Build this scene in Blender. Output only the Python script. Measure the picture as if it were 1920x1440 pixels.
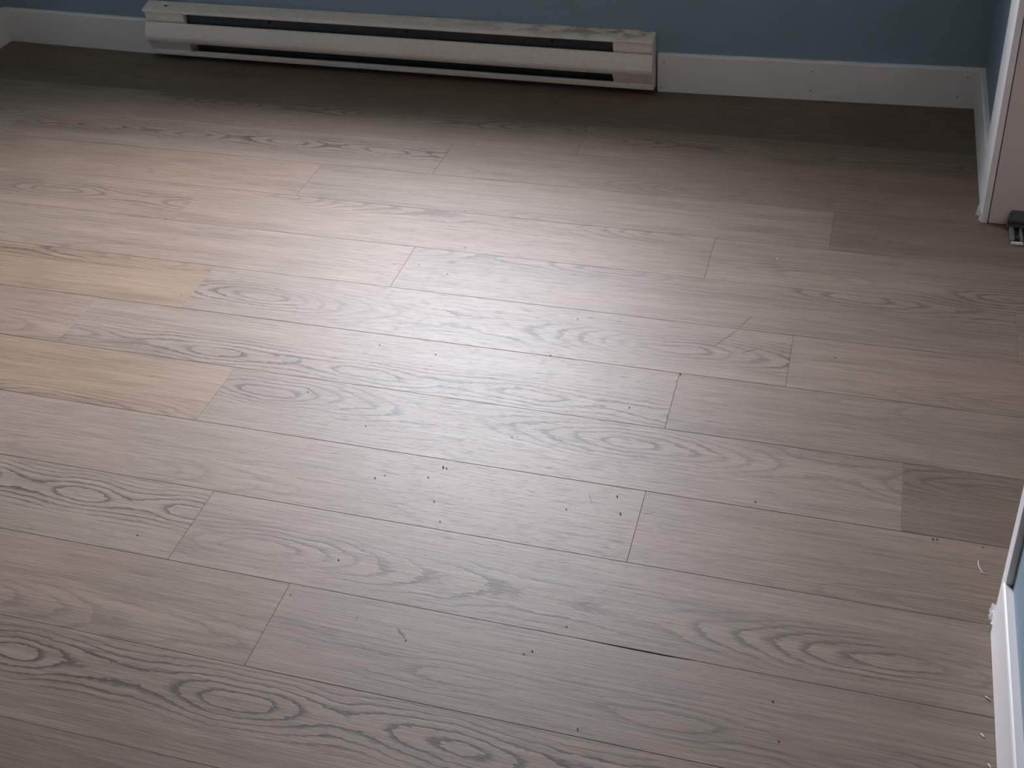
import bpy, bmesh, math, random
from mathutils import Vector, Matrix

# ---------------------------------------------------------------- clear
for o in list(bpy.data.objects):
    bpy.data.objects.remove(o, do_unlink=True)
SC = bpy.context.scene
COL = SC.collection
W = 0.1524          # one plank width (6 in); all layout numbers below are in plank widths

# ---------------------------------------------------------------- camera
cam_data = bpy.data.cameras.new('camera')
cam = bpy.data.objects.new('camera', cam_data)
COL.objects.link(cam)
cam.location = (0.0, -5.027107 * W, 9.253145 * W)
cam.rotation_euler = (math.radians(57.05497932), math.radians(3.14280268), math.radians(15.46597211))
cam_data.sensor_fit = 'HORIZONTAL'
cam_data.sensor_width = 36.0
cam_data.lens = 2239.1062 / 1920.0 * 36.0
cam_data.shift_x = -45.2186 / 1920.0
cam_data.shift_y = -280.0160 / 1920.0
cam_data.clip_start = 0.02
SC.camera = cam

# ---------------------------------------------------------------- light
WIN = (-10.6, -4.7, 5.70, 9.30)      # window opening in the back wall: x0, x1, z0, z1
BACK = 13.47                        # nominal back wall face
world = bpy.data.worlds.new('overcast_sky')
SC.world = world
world.use_nodes = True
wn = world.node_tree.nodes
wl = world.node_tree.links
wn.clear()
w_out = wn.new('ShaderNodeOutputWorld')
w_bg = wn.new('ShaderNodeBackground')
w_bg.inputs['Strength'].default_value = 20.0
w_tc = wn.new('ShaderNodeTexCoord')
w_sep = wn.new('ShaderNodeSeparateXYZ')
w_ramp = wn.new('ShaderNodeValToRGB')
w_ramp.color_ramp.elements[0].position = 0.44
w_ramp.color_ramp.elements[0].color = (0.5,0.5,0.48,1)
w_ramp.color_ramp.elements[1].position = 0.52
w_ramp.color_ramp.elements[1].color = (0.955, 0.965, 1.10, 1)
w_map = wn.new('ShaderNodeMapRange')
w_map.inputs['From Min'].default_value = -1
w_map.inputs['From Max'].default_value = 1
wl.new(w_tc.outputs['Generated'], w_sep.inputs[0])
wl.new(w_sep.outputs['Z'], w_map.inputs['Value'])
wl.new(w_map.outputs['Result'], w_ramp.inputs['Fac'])
wl.new(w_ramp.outputs['Color'], w_bg.inputs['Color'])
wl.new(w_bg.outputs[0], w_out.inputs['Surface'])

portal_data = bpy.data.lights.new('window_portal', 'AREA')
portal_data.shape = 'RECTANGLE'
portal_data.size = (WIN[1] - WIN[0]) * W
portal_data.size_y = (WIN[3] - WIN[2]) * W
portal = bpy.data.objects.new('window_portal', portal_data)
COL.objects.link(portal)
portal.location = ((WIN[0] + WIN[1]) / 2 * W, 14.30 * W, (WIN[2] + WIN[3]) / 2 * W)
portal.rotation_euler = (math.radians(-90), 0, 0)
portal_data.cycles.is_portal = True

SC.view_settings.view_transform = 'Standard'
SC.view_settings.look = 'None'
SC.view_settings.gamma = 1.0
SC.view_settings.use_curve_mapping = False
SC.view_settings.exposure = 2.46
SC.cycles.use_denoising = True

# ---------------------------------------------------------------- node helper
class NT:
    def __init__(self, name):
        self.m = bpy.data.materials.new(name)
        self.m.use_nodes = True
        self.t = self.m.node_tree
        self.t.nodes.clear()
        self.out = self.t.nodes.new('ShaderNodeOutputMaterial')
    def node(self, typ, **kw):
        n = self.t.nodes.new(typ)
        for k, v in kw.items():
            setattr(n, k, v)
        return n
    def put(self, sock, v):
        if hasattr(v, 'is_output'):
            self.t.links.new(v, sock)
        elif v is not None:
            sock.default_value = v
    def m_(self, op, a, b=None, c=None, clamp=False):
        n = self.node('ShaderNodeMath', operation=op, use_clamp=clamp)
        self.put(n.inputs[0], a)
        if b is not None: self.put(n.inputs[1], b)
        if c is not None: self.put(n.inputs[2], c)
        return n.outputs[0]
    def xyz(self, x, y, z):
        n = self.node('ShaderNodeCombineXYZ')
        self.put(n.inputs[0], x); self.put(n.inputs[1], y); self.put(n.inputs[2], z)
        return n.outputs[0]
    def noise(self, vec, scale=1.0, detail=2.0, rough=0.5, dist=0.0):
        n = self.node('ShaderNodeTexNoise')
        n.inputs['Scale'].default_value = scale
        n.inputs['Detail'].default_value = detail
        n.inputs['Roughness'].default_value = rough
        n.inputs['Distortion'].default_value = dist
        self.put(n.inputs['Vector'], vec)
        return n.outputs['Fac']
    def range(self, v, a, b, c=0.0, d=1.0, smooth=False):
        n = self.node('ShaderNodeMapRange')
        if smooth: n.interpolation_type = 'SMOOTHSTEP'
        self.put(n.inputs['Value'], v)
        for k, x in (('From Min', a), ('From Max', b), ('To Min', c), ('To Max', d)):
            self.put(n.inputs[k], x)
        return n.outputs['Result']
    def mix(self, f, a, b, typ='MIX'):
        n = self.node('ShaderNodeMix', data_type='RGBA', blend_type=typ)
        self.put(n.inputs['Factor'], f)
        for s, v in ((n.inputs[6], a), (n.inputs[7], b)):
            self.put(s, v)
        return n.outputs[2]
    def attr(self, name):
        n = self.node('ShaderNodeAttribute', attribute_type='OBJECT', attribute_name=name)
        return n.outputs['Fac']
    def bsdf(self, color, rough=0.5, bump=None, bump_dist=0.001, bump_strength=1.0, spec=0.5, metal=0.0):
        b = self.node('ShaderNodeBsdfPrincipled')
        self.put(b.inputs['Base Color'], color)
        self.put(b.inputs['Roughness'], rough)
        self.put(b.inputs['Specular IOR Level'], spec)
        self.put(b.inputs['Metallic'], metal)
        if bump is not None:
            n = self.node('ShaderNodeBump')
            n.inputs['Distance'].default_value = bump_dist
            n.inputs['Strength'].default_value = bump_strength
            self.put(n.inputs['Height'], bump)
            self.t.links.new(n.outputs[0], b.inputs['Normal'])
        self.t.links.new(b.outputs[0], self.out.inputs['Surface'])
        return b
    def objpos(self):
        return self.node('ShaderNodeTexCoord').outputs['Object']
    def worldpos(self):
        return self.node('ShaderNodeNewGeometry').outputs['Position']
    def split(self, v):
        n = self.node('ShaderNodeSeparateXYZ')
        self.put(n.inputs[0], v)
        return n.outputs[0], n.outputs[1], n.outputs[2]

# ---------------------------------------------------------------- materials
def mat_wood():
    T = NT('oak_vinyl_plank')
    px, py, pz = T.split(T.objpos())
    seed = T.attr('seed')
    ex, ey, em = T.attr('eye_x'), T.attr('eye_y'), T.attr('eye_m')
    per, strg = T.attr('eye_period'), T.attr('grain')
    val, warm = T.attr('value'), T.attr('warmth')
    s7 = T.m_('MULTIPLY', seed, 1.37)
    dx = T.m_('SUBTRACT', px, ex)
    # cathedral figure: contours of a wavy log axis cut lengthwise
    ph = T.m_('DIVIDE', T.m_('MULTIPLY', dx, math.pi), per)
    sn = T.m_('ABSOLUTE', T.m_('SINE', ph))
    A = T.m_('MULTIPLY', T.m_('MULTIPLY', sn, per), T.m_('DIVIDE', T.m_('MULTIPLY', em, 1.5), math.pi))
    A = T.m_('ADD', A, T.m_('MULTIPLY', T.m_('SUBTRACT', T.noise(T.xyz(T.m_('MULTIPLY', px, 5.0), seed, 0.0), 1.0, 2.0), 0.5), 0.018))
    drift = T.m_('MULTIPLY', T.m_('SUBTRACT', T.noise(T.xyz(T.m_('MULTIPLY', px, 4.5), s7, 3.0), 1.0, 1.0), 0.5), 0.030)
    v = T.m_('ADD', T.m_('SUBTRACT', py, ey), drift)
    R = T.m_('SQRT', T.m_('ADD', T.m_('ADD', T.m_('MULTIPLY', A, A), 0.000150), T.m_('MULTIPLY', v, v)))
    wob = T.m_('SUBTRACT', T.noise(T.xyz(T.m_('MULTIPLY', px, 11.0), T.m_('MULTIPLY', py, 34.0), seed), 1.0, 2.0, 0.55), 0.5)
    jag = T.m_('SUBTRACT', T.noise(T.xyz(T.m_('MULTIPLY', px, 75.0), T.m_('MULTIPLY', py, 260.0), s7), 1.0, 1.0), 0.5)
    R = T.m_('ADD', R, T.m_('MULTIPLY', wob, 0.0095))
    R = T.m_('ADD', R, T.m_('MULTIPLY', jag, 0.0034))
    ring = T.m_('FRACT', T.m_('DIVIDE', T.m_('ABSOLUTE', R), 0.0082))
    rise = T.range(ring, 0.0, 0.08, 0.0, 1.0, True)
    fall = T.range(ring, 0.10, 0.50, 1.0, 0.0, True)
    line = T.m_('MULTIPLY', rise, fall)
    env = T.range(T.m_('ABSOLUTE', v), 0.016, 0.066, 1.0, 0.14, True)
    patch = T.range(T.noise(T.xyz(T.m_('MULTIPLY', px, 4.2), T.m_('MULTIPLY', py, 9.0), s7), 1.0, 1.0), 0.36, 0.60, 0.12, 1.0, True)
    patch = T.m_('MAXIMUM', patch, T.m_('MULTIPLY', T.m_('SUBTRACT', strg, 0.55), 1.15, clamp=True))
    line = T.m_('MULTIPLY', T.m_('MULTIPLY', line, env), T.m_('MULTIPLY', patch, strg))
    # long fine grain, pores and soft broad streaks
    fine = T.noise(T.xyz(T.m_('MULTIPLY', px, 9.0), T.m_('MULTIPLY', py, 330.0), seed), 1.0, 3.0, 0.6)
    fine2 = T.noise(T.xyz(T.m_('MULTIPLY', px, 38.0), T.m_('MULTIPLY', py, 820.0), s7), 1.0, 2.0, 0.6)
    pores = T.range(fine2, 0.60, 0.72, 0.0, 1.0, True)
    streak = T.noise(T.xyz(T.m_('MULTIPLY', px, 1.6), T.m_('MULTIPLY', py, 26.0), s7), 1.0, 3.0, 0.55)
    broad = T.noise(T.xyz(T.m_('MULTIPLY', px, 2.6), T.m_('MULTIPLY', py, 7.0), seed), 1.0, 1.0)
    base = T.mix(warm, (0.200, 0.154, 0.120, 1), (0.226, 0.154, 0.101, 1))
    k = T.m_('ADD', 1.0, T.m_('MULTIPLY', T.m_('SUBTRACT', streak, 0.5), 0.55))
    k = T.m_('ADD', k, T.m_('MULTIPLY', T.m_('SUBTRACT', fine, 0.5), 1.25))
    k = T.m_('ADD', k, T.m_('MULTIPLY', T.m_('SUBTRACT', broad, 0.5), 0.20))
    k = T.m_('SUBTRACT', k, T.m_('MULTIPLY', pores, 0.32))
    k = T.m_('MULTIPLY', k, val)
    col = T.mix(1.0, base, T.xyz(k, k, k), 'MULTIPLY')
    col = T.mix(T.m_('MULTIPLY', line, 0.86, clamp=True), col, (0.062, 0.043, 0.034, 1))
    rough = T.m_('ADD', 0.525, T.m_('MULTIPLY', T.m_('SUBTRACT', streak, 0.5), 0.10))
    hgt = T.m_('SUBTRACT', T.m_('MULTIPLY', fine, 0.5), T.m_('ADD', T.m_('MULTIPLY', pores, 0.5), T.m_('MULTIPLY', line, 0.4)))
    T.bsdf(col, rough, hgt, 0.00045, 0.65, spec=0.5)
    return T.m

def mat_paint(name, color, rough=0.5, bump=0.0002, scale=260.0, spec=0.5, mottle=0.06):
    T = NT(name)
    p = T.worldpos()
    n = T.noise(p, scale, 2.0)
    b = T.noise(p, 5.0, 3.0)
    k = T.m_('ADD', 1.0, T.m_('MULTIPLY', T.m_('SUBTRACT', b, 0.5), mottle * 2))
    col = T.mix(1.0, color + (1,), T.xyz(k, k, k), 'MULTIPLY')
    T.bsdf(col, rough, n, bump, 0.6, spec)
    return T.m

def mat_heater(name, dirt):
    # baked enamel, with dust and brown scale gathered on the top near the wall
    T = NT(name)
    x, y, z = T.split(T.worldpos())
    p = T.worldpos()
    n1 = T.noise(T.xyz(T.m_('MULTIPLY', x, 16.0), T.m_('MULTIPLY', y, 42.0), z), 1.0, 4.0, 0.65)
    n2 = T.noise(p, 140.0, 2.0)
    right = T.range(x, -9.0 * W, -3.6 * W, 0.10, 1.0, True)
    near = T.range(y, 13.12 * W, 13.42 * W, 0.15, 1.0, True)
    stain = T.m_('MULTIPLY', T.range(n1, 0.44, 0.60, 0.0, 1.0, True), T.m_('MULTIPLY', near, right))
    stain = T.m_('MULTIPLY', stain, dirt)
    specks = T.m_('MULTIPLY', T.range(T.noise(p, 75.0, 1.0), 0.70, 0.74, 0.0, 0.6, True), 0.6)
    base = T.mix(T.range(n2, 0.35, 0.65), (0.80, 0.70, 0.62, 1), (0.87, 0.765, 0.685, 1))
    col = T.mix(T.m_('MULTIPLY', stain, 0.75), base, (0.17, 0.12, 0.085, 1))
    col = T.mix(T.m_('MULTIPLY', specks, 0.5), col, (0.2, 0.17, 0.14, 1))
    T.bsdf(col, 0.42, n2, 0.0002, 0.4)
    return T.m

def mat_flat(name, color, rough=0.6, metal=0.0, spec=0.5):
    T = NT(name)
    n = T.noise(T.objpos(), 90.0, 2.0)
    k = T.range(n, 0.3, 0.7, 0.85, 1.12)
    T.bsdf(T.mix(1.0, color + (1,), T.xyz(k, k, k), 'MULTIPLY'), rough, metal=metal, spec=spec)
    return T.m

def mat_glass():
    T = NT('window_glass')
    tr = T.node('ShaderNodeBsdfTransparent')
    tr.inputs['Color'].default_value = (0.95, 0.97, 0.97, 1)
    gl = T.node('ShaderNodeBsdfGlossy')
    gl.inputs['Roughness'].default_value = 0.02
    lw = T.node('ShaderNodeLayerWeight')
    lw.inputs['Blend'].default_value = 0.5
    fr = T.m_('ADD', 0.04, T.m_('MULTIPLY', T.m_('POWER', lw.outputs['Facing'], 5.0), 0.96))
    mx = T.node('ShaderNodeMixShader')
    T.t.links.new(fr, mx.inputs[0])
    T.t.links.new(tr.outputs[0], mx.inputs[1])
    T.t.links.new(gl.outputs[0], mx.inputs[2])
    T.t.links.new(mx.outputs[0], T.out.inputs['Surface'])
    return T.m

WOOD = mat_wood()
BLUE = mat_paint('blue_wall_paint', (0.235, 0.330, 0.390), 0.55, 0.00025, 320.0)
WHITE = mat_paint('white_trim_paint', (0.84, 0.785, 0.77), 0.42, 0.00012, 90.0, mottle=0.05)
CEIL = mat_paint('ceiling_paint', (0.55, 0.54, 0.52), 0.8, 0.0006, 120.0)
CREAM = mat_paint('cream_wall_paint', (0.86, 0.80, 0.74), 0.6, 0.0002, 300.0)
JAMB = mat_paint('beige_white_jamb_paint', (0.66, 0.595, 0.55), 0.45, 0.00012, 90.0, mottle=0.06)
CAULK = mat_paint('cracked_white_caulk', (0.66, 0.63, 0.59), 0.6, 0.0004, 300.0)
ENAMEL = mat_heater('heater_enamel', 0.0)
ENAMEL_TOP = mat_heater('heater_enamel_dusty', 1.0)
DARK = mat_flat('dark_heater_steel', (0.055, 0.058, 0.062), 0.6, 0.0)
DEFL = mat_flat('blue_grey_deflector_steel', (0.04, 0.043, 0.05), 0.5)
FIN = mat_flat('aluminium_fins', (0.25, 0.25, 0.26), 0.45, 0.8)
HOLE = mat_flat('black_hole', (0.008, 0.008, 0.008), 0.8)
SUB = mat_flat('dark_underlay', (0.05, 0.04, 0.032), 0.9)
PLASTIC = mat_flat('dark_grey_plastic', (0.055, 0.058, 0.055), 0.42)
GREYP = mat_flat('worn_grey_plastic', (0.16, 0.145, 0.14), 0.5)
GRIT = mat_flat('dark_grit', (0.03, 0.025, 0.022), 0.8)
CHIP = mat_flat('pale_chip', (0.72, 0.68, 0.62), 0.6)
SCUFF = mat_flat('dark_scuff', (0.12, 0.095, 0.085), 0.6)
GLASS = mat_glass()
VINYL = mat_paint('white_window_vinyl', (0.75, 0.75, 0.74), 0.4)

# ---------------------------------------------------------------- mesh helpers (input in plank widths)
def link(name, bm, mat, parent=None, loc=(0, 0, 0), smooth=False):
    me = bpy.data.meshes.new(name)
    bmesh.ops.scale(bm, vec=(W, W, W), verts=bm.verts)
    bmesh.ops.recalc_face_normals(bm, faces=bm.faces)
    bm.to_mesh(me)
    bm.free()
    me.materials.append(mat)
    if smooth:
        for p in me.polygons: p.use_smooth = True
    o = bpy.data.objects.new(name, me)
    COL.objects.link(o)
    o.location = Vector(loc) * W
    if parent is not None:
        o.parent = parent
    return o

def empty(name, loc):
    o = bpy.data.objects.new(name, None)
    o.empty_display_size = 0.05
    COL.objects.link(o)
    o.location = Vector(loc) * W
    return o

def tag(o, label=None, cat=None, group=None, kind=None):
    if label: o['label'] = label
    if cat: o['category'] = cat
    if group: o['group'] = group
    if kind: o['kind'] = kind
    return o

def box(bm, x0, x1, y0, y1, z0, z1, bevel=0.0, seg=2):
    vs = [bm.verts.new((x, y, z)) for x in (x0, x1) for y in (y0, y1) for z in (z0, z1)]
    fs = [(0, 1, 3, 2), (4, 6, 7, 5), (0, 4, 5, 1), (2, 3, 7, 6), (0, 2, 6, 4), (1, 5, 7, 3)]
    faces = [bm.faces.new([vs[i] for i in f]) for f in fs]
    if bevel:
        es = list({e for f in faces for e in f.edges})
        bmesh.ops.bevel(bm, geom=es, offset=bevel, segments=seg, affect='EDGES', profile=0.5)
    return bm

def prism(bm, pts, z0, z1):
    """plan polygon (x, y) extruded in z"""
    lo = [bm.verts.new((x, y, z0)) for x, y in pts]
    hi = [bm.verts.new((x, y, z1)) for x, y in pts]
    n = len(pts)
    bm.faces.new(lo[::-1]); bm.faces.new(hi)
    for i in range(n):
        j = (i + 1) % n
        bm.faces.new((lo[i], lo[j], hi[j], hi[i]))
    return bm

def profile_x(bm, pts, x0, x1, wall):
    """closed cross-section polygon of (depth from wall, z) extruded along x; wall(x) gives the wall face"""
    n = len(pts)
    a = [bm.verts.new((x0, wall(x0) - d, z)) for d, z in pts]
    b = [bm.verts.new((x1, wall(x1) - d, z)) for d, z in pts]
    bm.faces.new(a); bm.faces.new(b[::-1])
    for i in range(n):
        j = (i + 1) % n
        bm.faces.new((a[i], b[i], b[j], a[j]))
    return bm

def sheet(pl, t=0.014):
    """thin closed outline around an open (depth, z) polyline, offset to its inner side"""
    out = []
    for i, p in enumerate(pl):
        a = Vector(pl[max(i - 1, 0)]); b = Vector(pl[min(i + 1, len(pl) - 1)])
        d = (b - a).normalized()
        nrm = Vector((d.y, -d.x))
        out.append((p[0] + nrm.x * t, p[1] + nrm.y * t))
    return list(pl) + out[::-1]

# the back wall is slightly bowed; its baseboards follow it
BOW = [(-17.2, 13.70), (-16.7, 13.68), (-13.4, 13.56), (-3.5, 13.47), (-1.0, 13.55), (1.9, 13.66), (2.6, 13.68)]
def wall_y(x):
    for (xa, ya), (xb, yb) in zip(BOW, BOW[1:]):
        if x <= xb:
            return ya + (yb - ya) * (x - xa) / (xb - xa)
    return BOW[-1][1]
BT = 0.085                      # baseboard thickness
XL = -16.78                     # left wall face
XR = 1.83                       # right wall face, far piece
XN = 1.70                       # right wall face, near piece
YF = -10.0                      # wall behind the camera
ZC = 16.0                       # ceiling
Y_FARJ, Y_NEARJ = 10.06, 2.86   # closet opening in the right wall
Z_HEAD = 13.4

# ---------------------------------------------------------------- shell
def shell():
    # back wall with a real window opening
    pieces = [
        [(x, wall_y(x)) for x in (-17.6, -16.7, -13.4, WIN[0])],
    ]
    bm = bmesh.new()
    def seg(xs, z0, z1):
        f = [(x, wall_y(x)) for x in xs]
        prism(bm, f + [(x, 14.28) for x in reversed(xs)], z0, z1)
    xs_all = (-17.6, -16.7, -13.4, -3.5, -1.0, 1.9, 6.4)
    seg(xs_all, -0.1, WIN[2])
    seg(xs_all, WIN[3], ZC)
    seg((-17.6, -16.7, -13.4, WIN[0]), WIN[2], WIN[3])
    seg((WIN[1], -3.5, -1.0, 1.9, 6.4), WIN[2], WIN[3])
    tag(link('wall_back', bm, BLUE), 'blue painted back wall above the baseboard heater', kind='structure')
    bm = bmesh.new(); box(bm, XL - 0.8, XL, YF - 0.8, 14.7, -0.1, ZC)
    tag(link('wall_left', bm, BLUE), 'blue painted wall at the far left edge', kind='structure')
    bm = bmesh.new()
    box(bm, XR, XR + 0.75, Y_FARJ + 0.09, 14.7, -0.1, ZC)
    box(bm, XN, XN + 0.88, YF - 0.8, Y_NEARJ + 0.06, -0.1, ZC)
    box(bm, XR, XR + 0.75, Y_NEARJ + 0.06, Y_FARJ + 0.09, Z_HEAD, ZC)
    tag(link('wall_right', bm, BLUE), 'blue painted right wall on both sides of the closet opening', kind='structure')
    bm = bmesh.new(); box(bm, XL - 0.8, 6.4, YF - 0.8, YF, -0.1, ZC)
    tag(link('wall_front', bm, CREAM), 'cream painted wall behind the camera', kind='structure')
    bm = bmesh.new()
    box(bm, 5.6, 6.4, YF - 0.8, 14.7, -0.1, ZC)
    box(bm, XR + 0.75, 5.6, 10.6, 11.2, -0.1, ZC)
    box(bm, XN + 0.88, 5.6, 1.8, 2.4, -0.1, ZC)
    tag(link('wall_closet', bm, WHITE), 'white inner walls of the closet on the right', kind='structure')
    bm = bmesh.new(); box(bm, XL - 0.8, 6.4, YF - 0.8, 14.7, ZC, ZC + 0.6)
    tag(link('ceiling', bm, CEIL), 'plain white ceiling', kind='structure')
    # unseen dark screen added outside the window to block the low sky
    bm = bmesh.new(); box(bm, -40, 30, 34.0, 34.4, -3.0, 16.6)
    tag(link('low_sky_blocker', bm, SUB), 'dark unseen screen added outside the window to block low sky', kind='structure')
shell()

# window (just above the frame of the photograph; it lights the floor)
def window():
    x0, x1, z0, z1 = WIN
    root = tag(empty('window_1', ((x0 + x1) / 2, 14.2, z0)), 'white vinyl window in the back wall over the heater', kind='structure')
    def part(name, bm, mat):
        o = link(name, bm, mat)
        o.parent = root
        o.matrix_parent_inverse = Matrix.Translation(-root.location)
        return o
    bm = bmesh.new()
    t = 0.16
    box(bm, x0, x0 + t, 14.1, 14.28, z0, z1); box(bm, x1 - t, x1, 14.1, 14.28, z0, z1)
    box(bm, x0 + t, x1 - t, 14.1, 14.28, z0, z0 + t); box(bm, x0 + t, x1 - t, 14.1, 14.28, z1 - t, z1)
    xm = (x0 + x1) / 2
    box(bm, xm - 0.08, xm + 0.08, 14.12, 14.26, z0 + t, z1 - t)
    part('window_frame', bm, VINYL)
    for a, b in ((x0 + t, xm - 0.08), (xm + 0.08, x1 - t)):
        bm = bmesh.new(); box(bm, a, b, 14.22, 14.24, z0 + t, z1 - t)
        part('pane', bm, GLASS)
    bm = bmesh.new(); box(bm, x0 - 0.1, x1 + 0.1, wall_y(xm) - 0.12, 14.1, z0 - 0.1, z0 + 0.02, 0.03)
    part('window_sill', bm, WHITE)
window()

# ---------------------------------------------------------------- floor of planks
floor_bm = bmesh.new(); box(floor_bm, XL - 0.8, 6.4, YF - 0.8, 14.7, -0.35, -0.06)
FLOOR = tag(link('floor', floor_bm, SUB), 'vinyl plank floor with grey beige oak grain', kind='structure')

PLANK_CACHE = {}
GAP, CH = 0.0012, 0.0028
def plank_mesh(L, Hw, notch=None):
    key = (round(L, 3), round(Hw, 3), notch)
    if key in PLANK_CACHE: return PLANK_CACHE[key]
    bm = bmesh.new()
    hx, hy = L / 2 - GAP, Hw / 2 - GAP
    def ring(ix, z):
        pts = [(-hx + ix, -hy + ix), (hx - ix, -hy + ix), (hx - ix, hy - ix)]
        if notch:
            a, b, dep = notch
            m = (a + b) / 2
            pts += [(b, hy - ix), (m + (b - a) * .2, hy - ix - dep), (m - (b - a) * .15, hy - ix - dep * .8), (a, hy - ix)]
        pts += [(-hx + ix, hy - ix)]
        return [bm.verts.new((x, y, z)) for x, y in pts]
    top, mid, low = ring(CH, 0.0), ring(0.0, -CH * 0.8), ring(0.0, -0.05)
    n = len(top)
    bm.faces.new(top)
    for i in range(n):
        j = (i + 1) % n
        bm.faces.new((top[j], top[i], mid[i], mid[j]))
        bm.faces.new((mid[j], mid[i], low[i], low[j]))
    bm.faces.new(low[::-1])
    bmesh.ops.scale(bm, vec=(W, W, W), verts=bm.verts)
    bmesh.ops.recalc_face_normals(bm, faces=bm.faces)
    me = bpy.data.meshes.new('plank')
    bm.to_mesh(me); bm.free()
    me.materials.append(WOOD)
    PLANK_CACHE[key] = me
    return me

rng = random.Random(11)
# row -> one known butt joint (the others fall every 8 widths)
JOINT = {13: -1.0, 12: -6.32, 11: -4.30, 10: -6.37, 9: -8.24, 8: -9.80, 7: -5.91, 6: -8.54, 5: -9.79, 4: -7.19,
         3: -1.81, 2: -6.41, 1: -5.02, 0: -0.2, -1: -4.2}
# (row, x inside the plank): value, warmth, grain, eye x, eye y, eye slope, eye period
SPEC = {
    (4, -10): (1.02, 0.95, 0.75, -9.0, 3.95, 0.10, 9.0),
    (4, -3): (1.03, 0.25, 0.95, -2.13, 4.69, 0.16, 4.45),
    (4, 1.5): (0.74, 0.60, 0.80, 1.9, 4.75, 0.12, 4.0),
    (6, -12): (1.00, 1.00, 0.90, -9.4, 6.97, 0.10, 5.0),
    (6, -4): (1.06, 0.25, 0.90, -1.83, 6.45, 0.15, 5.78),
    (6, 1): (0.98, 0.45, 0.25, 3.0, 6.2, 0.12, 6.0),
    (5, -12): (1.00, 0.60, 0.35, -12.5, 5.2, 0.12, 6.0),
    (5, -5): (1.06, 0.30, 1.00, -7.63, 5.24, 0.14, 2.1),
    (5, 0): (0.93, 0.35, 0.25, 2.5, 5.8, 0.12, 5.0),
    (3, -5): (1.03, 0.40, 0.30, -8.5, 3.2, 0.10, 7.0),
    (3, 0): (0.93, 0.45, 0.35, 1.2, 3.1, 0.10, 5.0),
    (3, -12): (1.02, 0.45, 0.30, -11.0, 3.6, 0.1, 6.0),
    (2, -9): (1.05, 0.35, 1.25, -7.87, 2.64, 0.20, 1.38),
    (2, -3): (0.98, 0.30, 0.85, -5.60, 2.38, 0.13, 6.4),
    (1, -8): (0.98, 0.60, 0.40, -9.0, 1.2, 0.10, 8.0),
    (1, -2): (0.96, 0.30, 0.60, -3.07, 1.33, 0.14, 1.98),
    (0, -4): (0.98, 0.45, 1.30, -4.99, 0.65, 0.18, 2.24),
    (0, 1): (0.95, 0.45, 0.6, 1.0, 0.5, 0.15, 4.0),
    (-1, -7): (0.82, 0.40, 1.25, -7.6, -0.75, 0.12, 4.0),
    (8, -12): (1.05, 0.55, 1.05, -12.21, 8.47, 0.14, 2.9),
    (8, -5): (1.00, 0.55, 0.60, -1.96, 8.97, 0.13, 7.0),
    (8, -1): (1.02, 0.40, 0.80, -0.40, 8.30, 0.16, 2.4),
    (7, -8): (1.05, 0.45, 0.35, -9.0, 7.05, 0.10, 7.0),
    (7, -2): (1.00, 0.30, 0.65, -3.02, 7.94, 0.14, 3.2),
    (9, -12): (1.00, 0.75, 0.25, -12.0, 9.3, 0.1, 6.0),
    (9, -5): (0.99, 0.45, 0.30, -4.0, 9.05, 0.12, 6.0),
    (9, 1): (0.82, 0.55, 0.30, 3.0, 9.05, 0.12, 6.0),
    (10, -10): (1.00, 0.35, 1.15, -9.14, 10.58, 0.17, 1.75),
    (10, -3): (0.90, 0.65, 0.30, -2.0, 10.2, 0.12, 6.0),
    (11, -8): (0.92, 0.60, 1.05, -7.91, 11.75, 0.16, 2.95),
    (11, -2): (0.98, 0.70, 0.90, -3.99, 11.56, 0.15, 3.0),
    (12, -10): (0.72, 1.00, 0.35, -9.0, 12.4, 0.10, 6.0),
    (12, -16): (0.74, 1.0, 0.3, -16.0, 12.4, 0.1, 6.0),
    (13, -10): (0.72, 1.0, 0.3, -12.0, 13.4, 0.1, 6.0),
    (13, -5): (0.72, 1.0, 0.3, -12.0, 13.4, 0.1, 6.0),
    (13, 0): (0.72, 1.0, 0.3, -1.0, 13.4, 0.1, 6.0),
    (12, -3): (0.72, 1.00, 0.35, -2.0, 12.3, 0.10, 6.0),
}
PLANKS = {}
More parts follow.
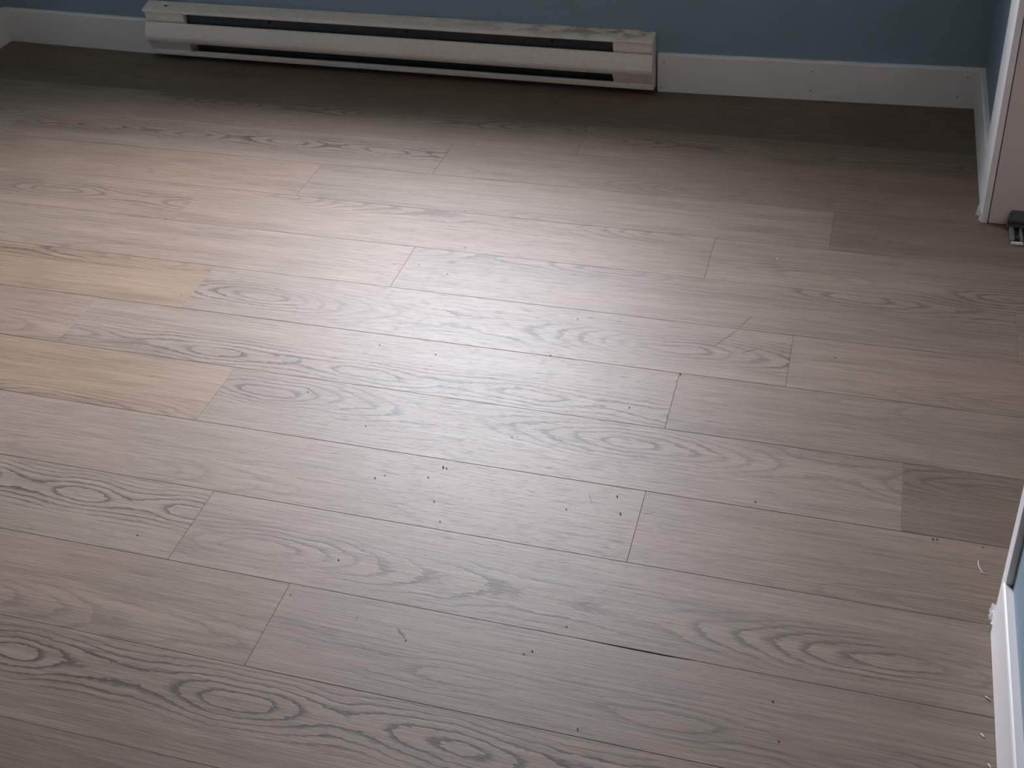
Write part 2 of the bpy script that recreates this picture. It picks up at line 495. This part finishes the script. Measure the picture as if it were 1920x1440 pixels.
def floor_planks():
    for r in range(-10, 14):
        y0, y1 = float(r), float(r + 1)
        if r == 13: y1 = 13.64
        x_lo, x_hi = XL + 0.02, (XR - 0.02 if not (3 <= r <= 10) else 5.55)
        if r <= 2: x_hi = XN - 0.02
        j = JOINT.get(r, rng.uniform(-8, 0))
        while j > x_lo: j -= 8.0
        cuts = [x_lo]
        j += 8.0
        while j < x_hi:
            if j - cuts[-1] > 0.3 and x_hi - j > 0.25 and not (r == 10 and abs(j - 1.63) < 0.1): cuts.append(j)
            j += 8.0
        cuts.append(x_hi)
        for xa, xb in zip(cuts, cuts[1:]):
            cx, cy = (xa + xb) / 2, (y0 + y1) / 2
            sp = None
            for (rr, xx), s in SPEC.items():
                if rr == r and xa < xx < xb: sp = s
            if sp is None:
                sp = (rng.uniform(0.92, 1.04), rng.uniform(0.2, 0.8), rng.uniform(0.2, 0.9),
                      rng.uniform(xa, xb), cy + rng.uniform(-.4, .4), rng.uniform(.1, .18), rng.uniform(2, 6))
            notch = None
            if r == 1 and xa < -2 < xb:
                notch = (-2.05 - cx, -0.95 - cx, 0.011)
            o = bpy.data.objects.new('plank', plank_mesh(xb - xa, y1 - y0, notch))
            COL.objects.link(o)
            o.parent = FLOOR
            o.location = (cx * W, cy * W, -rng.uniform(0.0, 0.0016) * W)
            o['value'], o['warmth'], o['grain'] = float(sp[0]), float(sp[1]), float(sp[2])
            o['eye_x'], o['eye_y'] = float((sp[3] - cx) * W), float((sp[4] - cy) * W)
            o['eye_m'], o['eye_period'] = float(sp[5]), float(sp[6] * W)
            o['seed'] = random.Random(r * 101 + int(round(xa * 10))).uniform(0, 60)
            PLANKS[(r, round(xa, 2), round(xb, 2))] = o
floor_planks()

def plank_at(x, y):
    for (r, xa, xb), o in PLANKS.items():
        if r <= y < r + 1 and xa <= x < xb: return o

# thin scuffs scored into single planks
def scuff(pts, width):
    mx = sum(p[0] for p in pts) / len(pts); my = sum(p[1] for p in pts) / len(pts)
    pl = plank_at(mx, my)
    bm = bmesh.new()
    L, Rr = [], []
    n = len(pts)
    for i, (x, y) in enumerate(pts):
        a = Vector(pts[max(i - 1, 0)]); b = Vector(pts[min(i + 1, n - 1)])
        d = (b - a).normalized(); nn = Vector((-d.y, d.x))
        w = width * (0.35 if i in (0, n - 1) else 1.0) * (0.8 + 0.4 * rng.random())
        L.append((x + nn.x * w, y + nn.y * w)); Rr.append((x - nn.x * w, y - nn.y * w))
    prism(bm, L + Rr[::-1], 0.0002, 0.0012)
    o = link('scratch', bm, SCUFF)
    o.parent = pl
    o.matrix_parent_inverse = Matrix.Translation(-Vector(pl.location))
    o['label'] = 'dark scuff scratched into the plank'
def lerp(a, b, n, j=0.006):
    return [(a[0] + (b[0] - a[0]) * t / n + rng.uniform(-j, j), a[1] + (b[1] - a[1]) * t / n + rng.uniform(-j, j)) for t in range(n + 1)]
scuff(lerp((-1.088, 7.303), (-1.215, 7.03), 4), 0.0065)
scuff(lerp((-1.225, 6.985), (-1.476, 6.581), 6), 0.0060)
scuff(lerp((-0.903, 6.676), (-1.121, 6.525), 4), 0.0055)
scuff(lerp((-3.775, 1.735), (-3.665, 1.640), 4), 0.0100)
scuff(lerp((-4.198, 1.788), (-4.188, 1.712), 3), 0.0050)
scuff(lerp((-2.391, 3.839), (-2.339, 3.692), 4), 0.0040)

# ---------------------------------------------------------------- baseboards and casings
HB = 0.705
def board_profile(t=BT, h=HB):
    return [(0.0, 0.004), (t, 0.004), (t, h - 0.03), (t - 0.008, h - 0.010), (t - 0.022, h), (0.0, h)]
def back_board(name, xs, label):
    bm = bmesh.new()
    pts = board_profile()
    rings = [[bm.verts.new((x, wall_y(x) - d, z)) for d, z in pts] for x in xs]
    n = len(pts)
    bm.faces.new(rings[0]); bm.faces.new(rings[-1][::-1])
    for a, b in zip(rings, rings[1:]):
        for i in range(n):
            j = (i + 1) % n
            bm.faces.new((a[i], b[i], b[j], a[j]))
    return tag(link(name, bm, WHITE), label, kind='structure')
back_board('baseboard_back', (XL, -16.0, -14.6, -13.30), 'white baseboard along the back wall left of the heater')
back_board('baseboard_back', (-3.44, -2.0, -1.0, 0.5, XR - BT), 'white baseboard along the back wall right of the heater')

BR = [o for o in bpy.data.objects if o.name == 'baseboard_back.001'][0]
for nx, nz in ((-3.33, 0.56), (-3.38, 0.08), (-0.86, 0.53), (-0.87, 0.18), (1.58, 0.56), (1.46, 0.20)):
    bm = bmesh.new()
    M = Matrix.Translation((nx, wall_y(nx) - BT - 0.001, nz)) @ Matrix.Rotation(math.radians(90), 4, 'X')
    bmesh.ops.create_cone(bm, cap_ends=True, segments=8, radius1=0.012, radius2=0.012, depth=0.006, matrix=M)
    link('nail_hole', bm, SCUFF, BR)

def side_board(name, wx, sgn, y0, y1, label, cut=0.0):
    """board on a wall at x = wx whose face looks towards sgn; the far end may be mitred"""
    bm = bmesh.new()
    pts = board_profile()
    a = [bm.verts.new((wx + sgn * d, y0, z)) for d, z in pts]
    b = [bm.verts.new((wx + sgn * d, y1 + cut * (d - BT) / BT, z)) for d, z in pts]
    n = len(pts)
    bm.faces.new(a); bm.faces.new(b[::-1])
    for i in range(n):
        j = (i + 1) % n
        bm.faces.new((a[i], b[i], b[j], a[j]))
    return tag(link(name, bm, WHITE), label, kind='structure')
side_board('baseboard_left', XL, 1, YF, 13.68, 'white baseboard along the left wall')
side_board('baseboard_right', XR, -1, 10.93, 13.66, 'white baseboard in the far right corner')
# near right baseboard runs slightly out of square with the room
nb = side_board('baseboard_right', XN, -1, YF, 2.90, 'white baseboard at the lower right edge', 0.065)

# far side of the closet opening: casing board, then the wide jamb face that looks at the camera
bm = bmesh.new(); box(bm, XR - 0.085, XR, Y_FARJ, 10.92, 0.0, Z_HEAD + 0.6, 0.012)
tag(link('trim_1', bm, WHITE), 'white casing board on the far side of the closet opening', kind='structure')
bm = bmesh.new(); box(bm, XR + 0.012, XR + 0.78, Y_FARJ + 0.004, Y_FARJ + 0.09, 0.008, Z_HEAD, 0.010)
tag(link('trim_2', bm, JAMB), 'wide white jamb of the closet opening', kind='structure')
# near side: narrow casing seen edge on
bm = bmesh.new(); box(bm, XN - 0.062, XN, Y_NEARJ + 0.012, Y_NEARJ + 0.195, 0.0, Z_HEAD + 0.6, 0.008)
tag(link('trim_3', bm, WHITE), 'narrow white casing behind the lower right baseboard', kind='structure')
bm = bmesh.new(); box(bm, XN + 0.0, XN + 0.9, Y_NEARJ + 0.062, Y_NEARJ + 0.15, 0.02, Z_HEAD, 0.008)
tag(link('trim_4', bm, WHITE), 'white near jamb of the closet opening', kind='structure')
bm = bmesh.new(); box(bm, XR - 0.06, XR + 0.78, Y_NEARJ + 0.2, Y_FARJ, Z_HEAD - 0.1, Z_HEAD)
tag(link('trim_5', bm, WHITE), 'white head jamb of the closet opening', kind='structure')

# ragged caulk and paint at the feet of the casings
def ragged(name, x, y0, y1, n, amp, h, label, seed):
    r = random.Random(seed)
    bm = bmesh.new()
    pts = [(x + 0.02, y0), ]
    for i in range(n + 1):
        y = y0 + (y1 - y0) * i / n
        pts.append((x - amp * (0.15 + r.random() * (1.0 if i % 2 else 0.3)), y + r.uniform(-.3, .3) * (y1 - y0) / n))
    pts.append((x + 0.02, y1))
    prism(bm, pts, 0.0, h)
    for v in bm.verts:
        if v.co.z > 0.001:
            v.co.z *= r.uniform(0.4, 1.1)
            v.co.x += 0.012
    return tag(link(name, bm, CAULK), label, kind='structure')
ragged('trim_6', XR - 0.085, 10.10, 10.42, 9, 0.055, 0.10, 'ragged white caulk at the foot of the far closet casing', 3)
ragged('trim_7', XN - 0.070, 2.90, 3.16, 9, 0.045, 0.10, 'ragged white caulk at the foot of the narrow near casing', 5)

# ---------------------------------------------------------------- baseboard heater
HX0, HX1 = -13.20, -3.49
hw = lambda x: 13.545 + (13.475 - 13.545) * (x - HX0) / (HX1 - HX0)
heater = tag(empty('baseboard_heater', ((HX0 + HX1) / 2, 13.3, 0.0)),
             'long off-white electric baseboard heater with dark slots on the back wall', 'heater')
def hpart(name, bm, mat, parent=None, smooth=False):
    o = link(name, bm, mat)
    p = parent or heater
    o.parent = p
    base = Vector(heater.location)
    o.matrix_parent_inverse = Matrix.Translation(-base)
    if parent is not None:
        o.matrix_parent_inverse = Matrix.Identity(4)
    if smooth:
        for q in o.data.polygons: q.use_smooth = True
    return o
CAPL, CAPR = HX0 + 0.82, HX1 - 0.68
top_pl = [(0.004, 1.085), (0.12, 1.063), (0.235, 1.036), (0.275, 1.023), (0.298, 1.006), (0.305, 0.986), (0.298, 0.968), (0.280, 0.960)]
front_pl = [(0.268, 0.776), (0.302, 0.780), (0.322, 0.768), (0.350, 0.720), (0.388, 0.650), (0.416, 0.585), (0.430, 0.540), (0.430, 0.500), (0.418, 0.462), (0.398, 0.432), (0.372, 0.410)]
lip_pl = [(0.030, 0.112), (0.235, 0.112), (0.262, 0.118), (0.272, 0.130), (0.272, 0.186), (0.262, 0.199), (0.245, 0.203)]
bm = bmesh.new(); profile_x(bm, sheet(top_pl), HX0 - 0.03, HX1 + 0.012, hw)
hpart('top_cover', bm, ENAMEL_TOP).data
bpy.data.objects['top_cover']['label'] = 'dusty top cover stained brown towards its right end'
bm = bmesh.new(); profile_x(bm, sheet(front_pl), HX0, HX1 + 0.004, hw)
fp = hpart('front_panel', bm, ENAMEL)
bm = bmesh.new(); profile_x(bm, sheet(lip_pl), HX0 + 0.012, HX1, hw)
hpart('bottom_lip', bm, ENAMEL)
bm = bmesh.new(); profile_x(bm, [(0.004, 0.10), (0.03, 0.10), (0.03, 1.06), (0.004, 1.065)], HX0 + 0.05, HX1 - 0.02, hw)
hpart('back_plate', bm, DARK)
# sloping inner deflector seen through the upper slot
bm = bmesh.new(); profile_x(bm, sheet([(0.05, 1.03), (0.165, 0.95), (0.205, 0.74), (0.205, 0.68)], 0.012), CAPL - 0.05, CAPR + 0.05, hw)
defl = hpart('deflector', bm, DEFL)
for hxp, hz in ((-10.656, 0.875), (-7.948, 0.872), (-5.266, 0.870)):
    bm = bmesh.new()
    M = Matrix.Translation((hxp, hw(hxp) - 0.192, hz)) @ Matrix.Rotation(math.radians(78), 4, 'X')
    bmesh.ops.create_cone(bm, cap_ends=True, segments=12, radius1=0.026, radius2=0.022, depth=0.016, matrix=M)
    hpart('screw_hole', bm, HOLE)
# finned element inside
bm = bmesh.new()
nf = 150
for i in range(nf):
    x = CAPL + 0.25 + (CAPR - CAPL - 0.5) * i / (nf - 1)
    y = hw(x)
    box(bm, x - 0.004, x + 0.004, y - 0.30, y - 0.10, 0.40, 0.66)
fins = hpart('element_fins', bm, FIN)
fins['kind'] = 'stuff'
bm = bmesh.new()
d0 = Vector((HX0 + 0.3, hw(HX0) - 0.2, 0.53)); d1 = Vector((HX1 - 0.3, hw(HX1) - 0.2, 0.53))
ax = (d1 - d0)
bmesh.ops.create_cone(bm, cap_ends=True, segments=12, radius1=0.03, radius2=0.03, depth=ax.length,
                      matrix=Matrix.Translation((d0 + d1) / 2) @ ax.to_track_quat('Z', 'Y').to_matrix().to_4x4())
hpart('heating_tube', bm, FIN)
cap_prof = [(0.0, 1.066), (0.12, 1.045), (0.235, 1.018), (0.272, 1.000), (0.284, 0.976), (0.288, 0.812), (0.255, 0.806), (0.255, 0.770), (0.298, 0.762), (0.332, 0.714),
            (0.370, 0.646), (0.398, 0.582), (0.412, 0.538), (0.412, 0.502), (0.398, 0.455), (0.350, 0.360), (0.290, 0.252), (0.262, 0.202),
            (0.258, 0.118), (0.0, 0.118)]
for a, b in ((HX0 + 0.006, CAPL), (CAPR, HX1 - 0.004)):
    bm = bmesh.new(); profile_x(bm, cap_prof, a, b, hw)
    hpart('end_cap', bm, ENAMEL)
# rolled edge on the inner end of the left lower cap
bm = bmesh.new()
xq = CAPL + 0.012
p0 = Vector((xq, hw(xq) - 0.366, 0.385)); p1 = Vector((xq, hw(xq) - 0.262, 0.212))
axv = p1 - p0
bmesh.ops.create_cone(bm, cap_ends=True, segments=10, radius1=0.022, radius2=0.022, depth=axv.length,
                      matrix=Matrix.Translation((p0 + p1) / 2) @ axv.to_track_quat('Z', 'Y').to_matrix().to_4x4())
hpart('rolled_edge', bm, ENAMEL, smooth=True)
# thin right end plate with rounded foot
bm = bmesh.new()
profile_x(bm, [(0.002, 1.078), (0.235, 1.030), (0.290, 1.006), (0.300, 0.98), (0.302, 0.78), (0.350, 0.722), (0.388, 0.652), (0.417, 0.587), (0.432, 0.540),
               (0.432, 0.5), (0.40, 0.43), (0.300, 0.24), (0.280, 0.19), (0.272, 0.130), (0.24, 0.108), (0.002, 0.108)], HX1 - 0.004, HX1 + 0.010, hw)
hpart('end_plate', bm, ENAMEL)
# small punched slot in the top cover near the left end
bm = bmesh.new()
sx = -12.79
box(bm, sx - 0.035, sx + 0.035, hw(sx) - 0.165, hw(sx) - 0.135, 1.048, 1.062)
hpart('punched_slot', bm, HOLE)

# ---------------------------------------------------------------- sliding door floor guide by the far jamb
guide = tag(empty('floor_guide', (2.25, 9.8, 0.0)), 'dark plastic sliding door floor guide on floor against the white closet jamb', 'door guide')
def gpart(name, bm, mat):
    o = link(name, bm, mat)
    o.parent = guide
    o.matrix_parent_inverse = Matrix.Translation(-Vector(guide.location))
    return o
bm = bmesh.new()
vs = [(2.085, 9.98, 0.085), (2.62, 9.98, 0.085), (2.62, 10.05, 0.085), (2.085, 10.05, 0.085),
      (2.085, 9.98, 0.130), (2.62, 9.98, 0.130), (2.60, 10.05, 0.265), (2.115, 10.05, 0.265)]
V = [bm.verts.new(v) for v in vs]
for f in ((0, 3, 2, 1), (4, 5, 6, 7), (0, 1, 5, 4), (1, 2, 6, 5), (2, 3, 7, 6), (3, 0, 4, 7)):
    bm.faces.new([V[i] for i in f])
bmesh.ops.bevel(bm, geom=list(bm.edges), offset=0.008, segments=2, affect='EDGES')
gpart('bracket', bm, PLASTIC)
bm = bmesh.new(); box(bm, 2.085, 2.62, 9.93, 10.05, 0.045, 0.088, 0.008)
gpart('bracket_foot', bm, PLASTIC)
for xa, xb in ((2.105, 2.165), (2.235, 2.275), (2.40, 2.46)):
    bm = bmesh.new(); box(bm, xa, xb, 9.60, 9.99, 0.0, 0.062, 0.010)
    gpart('rail', bm, GREYP)
bm = bmesh.new(); box(bm, 2.10, 2.62, 9.62, 9.98, 0.001, 0.012)
gpart('base', bm, PLASTIC)
bm = bmesh.new(); box(bm, 2.18, 2.62, 9.68, 9.74, 0.010, 0.045, 0.006)
gpart('cross_bar', bm, PLASTIC)
bm = bmesh.new(); box(bm, 2.115, 2.275, 9.565, 9.605, 0.0, 0.040, 0.012)
o = gpart('front_stop', bm, CHIP); o['label'] = 'pale front stop'
bm = bmesh.new(); box(bm, 2.080, 2.125, 9.955, 9.985, 0.030, 0.060, 0.008)
o = gpart('clip', bm, CHIP); o['label'] = 'pale clip'

# ---------------------------------------------------------------- crumbs and fibres on the floor
def grit_mesh(seed, sx, sy, sz):
    r = random.Random(seed)
    bm = bmesh.new()
    bmesh.ops.create_icosphere(bm, subdivisions=1, radius=1.0)
    for v in bm.verts:
        v.co *= r.uniform(0.7, 1.15)
        v.co = Vector((v.co.x * sx, v.co.y * sy, v.co.z * sz))
    zmin = min(v.co.z for v in bm.verts)
    for v in bm.verts: v.co.z -= zmin
    return bm
SPECKS = [
    (-9.918, 7.999, 1.3, 'dark speck in a seam on the left, beside a butt joint'),
    (-5.163, 4.327, 1.0, 'lone dark speck on the planks just left of the bright glare'),
    (-4.058, 3.880, 1.5, 'larger of two touching dark specks near the middle of the floor'),
    (-4.017, 3.872, 1.1, 'smaller of two touching dark specks near the middle of the floor'),
    (-4.741, 3.563, 1.1, 'left of two dark specks lying left of the middle pair'),
    (-4.647, 3.626, 0.9, 'right of two dark specks lying left of the middle pair'),
    (-3.982, 3.370, 1.0, 'dark speck on the plank just below the middle pair of specks'),
    (-2.093, 3.856, 1.3, 'upper of two dark specks left of a butt joint right of centre'),
    (-2.008, 3.624, 1.3, 'lower of two dark specks left of a butt joint right of centre'),
    (-0.016, 6.657, 1.2, 'lone dark speck on the shaded plank right of the long scratch'),
    (-1.777, 5.977, 1.2, 'dark crumb at the corner of the butt joint below the long scratch'),
    (-1.811, 5.840, 0.8, 'tiny crumb just below the crumb at the butt joint corner'),
    (-3.640, 1.610, 1.0, 'dark speck at the lower end of the short scuff near the bottom'),
    (-4.954, 1.867, 0.9, 'dark speck beside the top end of the nearest butt joint'),
    (-2.203, 2.104, 0.9, 'dark speck on the plank above the open seam'),
    (1.108, 3.958, 1.4, 'larger of two dark crumbs on the seam below the brown plank at right'),
    (1.145, 3.965, 1.0, 'smaller of two dark crumbs on the seam below the brown plank at right'),
    (1.580, 3.950, 0.9, 'dark speck on the floor above the white curled fibre'),
    (-8.666, 6.258, 0.8, 'dark speck on the tan plank near its right end'),
]
FINE = [(-4.167, 3.696), (-3.824, 3.108), (-2.254, 5.271), (-5.702, 7.585), (-5.236, 7.438), (-6.092, 4.749), (-5.571, 5.781), (-4.805, 5.741),
        (-3.247, 6.803), (-3.397, 6.008), (-2.512, 1.717), (-2.443, 1.764), (-0.668, 4.09), (-6.899, 2.234), (-0.236, 1.734), (-1.841, 1.074),
        (-5.201, 8.1), (-3.447, 4.501), (-8.483, 10.98), (-5.513, 9.04), (-2.573, 3.562), (-4.664, 2.386), (-0.146, 1.354)]
bm = bmesh.new()
for i, (x, y) in enumerate(FINE):
    b2 = grit_mesh(100 + i, 0.009, 0.007, 0.005)
    for v in b2.verts: v.co += Vector((x, y, 0.0))
    tmp = bpy.data.meshes.new('tmp'); b2.to_mesh(tmp); b2.free()
    bm.from_mesh(tmp); bpy.data.meshes.remove(tmp)
tag(link('fine_grit', bm, GRIT), 'fine dark grit scattered thinly over the whole wood floor', 'dirt', kind='stuff')
gm = [grit_mesh(i, 0.013, 0.009, 0.006) for i in range(4)]
gmesh = []
for i, b in enumerate(gm):
    o = link('grit', b, GRIT)
    gmesh.append(o.data)
    bpy.data.objects.remove(o)
for i, (x, y, s, lab) in enumerate(SPECKS):
    o = bpy.data.objects.new('dirt_speck', gmesh[i % 4])
    COL.objects.link(o)
    o.location = (x * W, y * W, 0.0)
    o.rotation_euler = (0, 0, rng.uniform(0, 6.28))
    o.scale = (s * .78, s * .78, s * .78)
    tag(o, lab, 'dirt', 'dark specks of grit on the floor')

def fibre(name, pts, rad, label):
    bm = bmesh.new()
    n, k = len(pts), 6
    rings = []
    for i, p in enumerate(pts):
        a = Vector(pts[max(i - 1, 0)]); b = Vector(pts[min(i + 1, n - 1)])
        d = (b - a).normalized(); s = Vector((-d.y, d.x))
        r = rad * (0.45 if i in (0, n - 1) else 1.0)
        rings.append([bm.verts.new((p[0] + s.x * r * math.cos(t * 2 * math.pi / k), p[1] + s.y * r * math.cos(t * 2 * math.pi / k),
                                    rad + r * math.sin(t * 2 * math.pi / k))) for t in range(k)])
    bm.faces.new(rings[0]); bm.faces.new(rings[-1][::-1])
    for a, b in zip(rings, rings[1:]):
        for i in range(k):
            j = (i + 1) % k
            bm.faces.new((a[i], b[i], b[j], a[j]))
    return tag(link(name, bm, CHIP, smooth=True), label, 'debris')
fibre('fibre_curl', [(1.536, 3.775), (1.531, 3.735), (1.537, 3.690), (1.550, 3.655), (1.568, 3.622), (1.592, 3.605)], 0.0045, 'white curled fibre on the floor beside the near closet casing')
CHIPS = [(1.566, 2.185, 1.6), (1.510, 1.799, 1.5), (1.556, 1.521, 1.6), (-0.913, 8.649, 1.0), (-1.481, 8.915, .9), (-4.15, 13.08, 1.1)]
CL = ['pale chip by the lower right baseboard, farthest of three', 'pale chip by the lower right baseboard, middle of three',
      'pale chip by the lower right baseboard, nearest of three', 'pale crumb on the shadowed planks right of the window glare',
      'pale crumb on a butt joint right of the window glare', 'pale crumb on the floor below the right end of the heater']
for i, (x, y, s) in enumerate(CHIPS):
    bm = grit_mesh(40 + i, 0.006 * s, 0.020 * s, 0.005 * s)
    o = link('paint_chip', bm, CHIP, loc=(x, y, 0))
    o.rotation_euler = (0, 0, rng.uniform(0.2, 0.9))
    tag(o, CL[i], 'debris', 'pale chips on the floor')
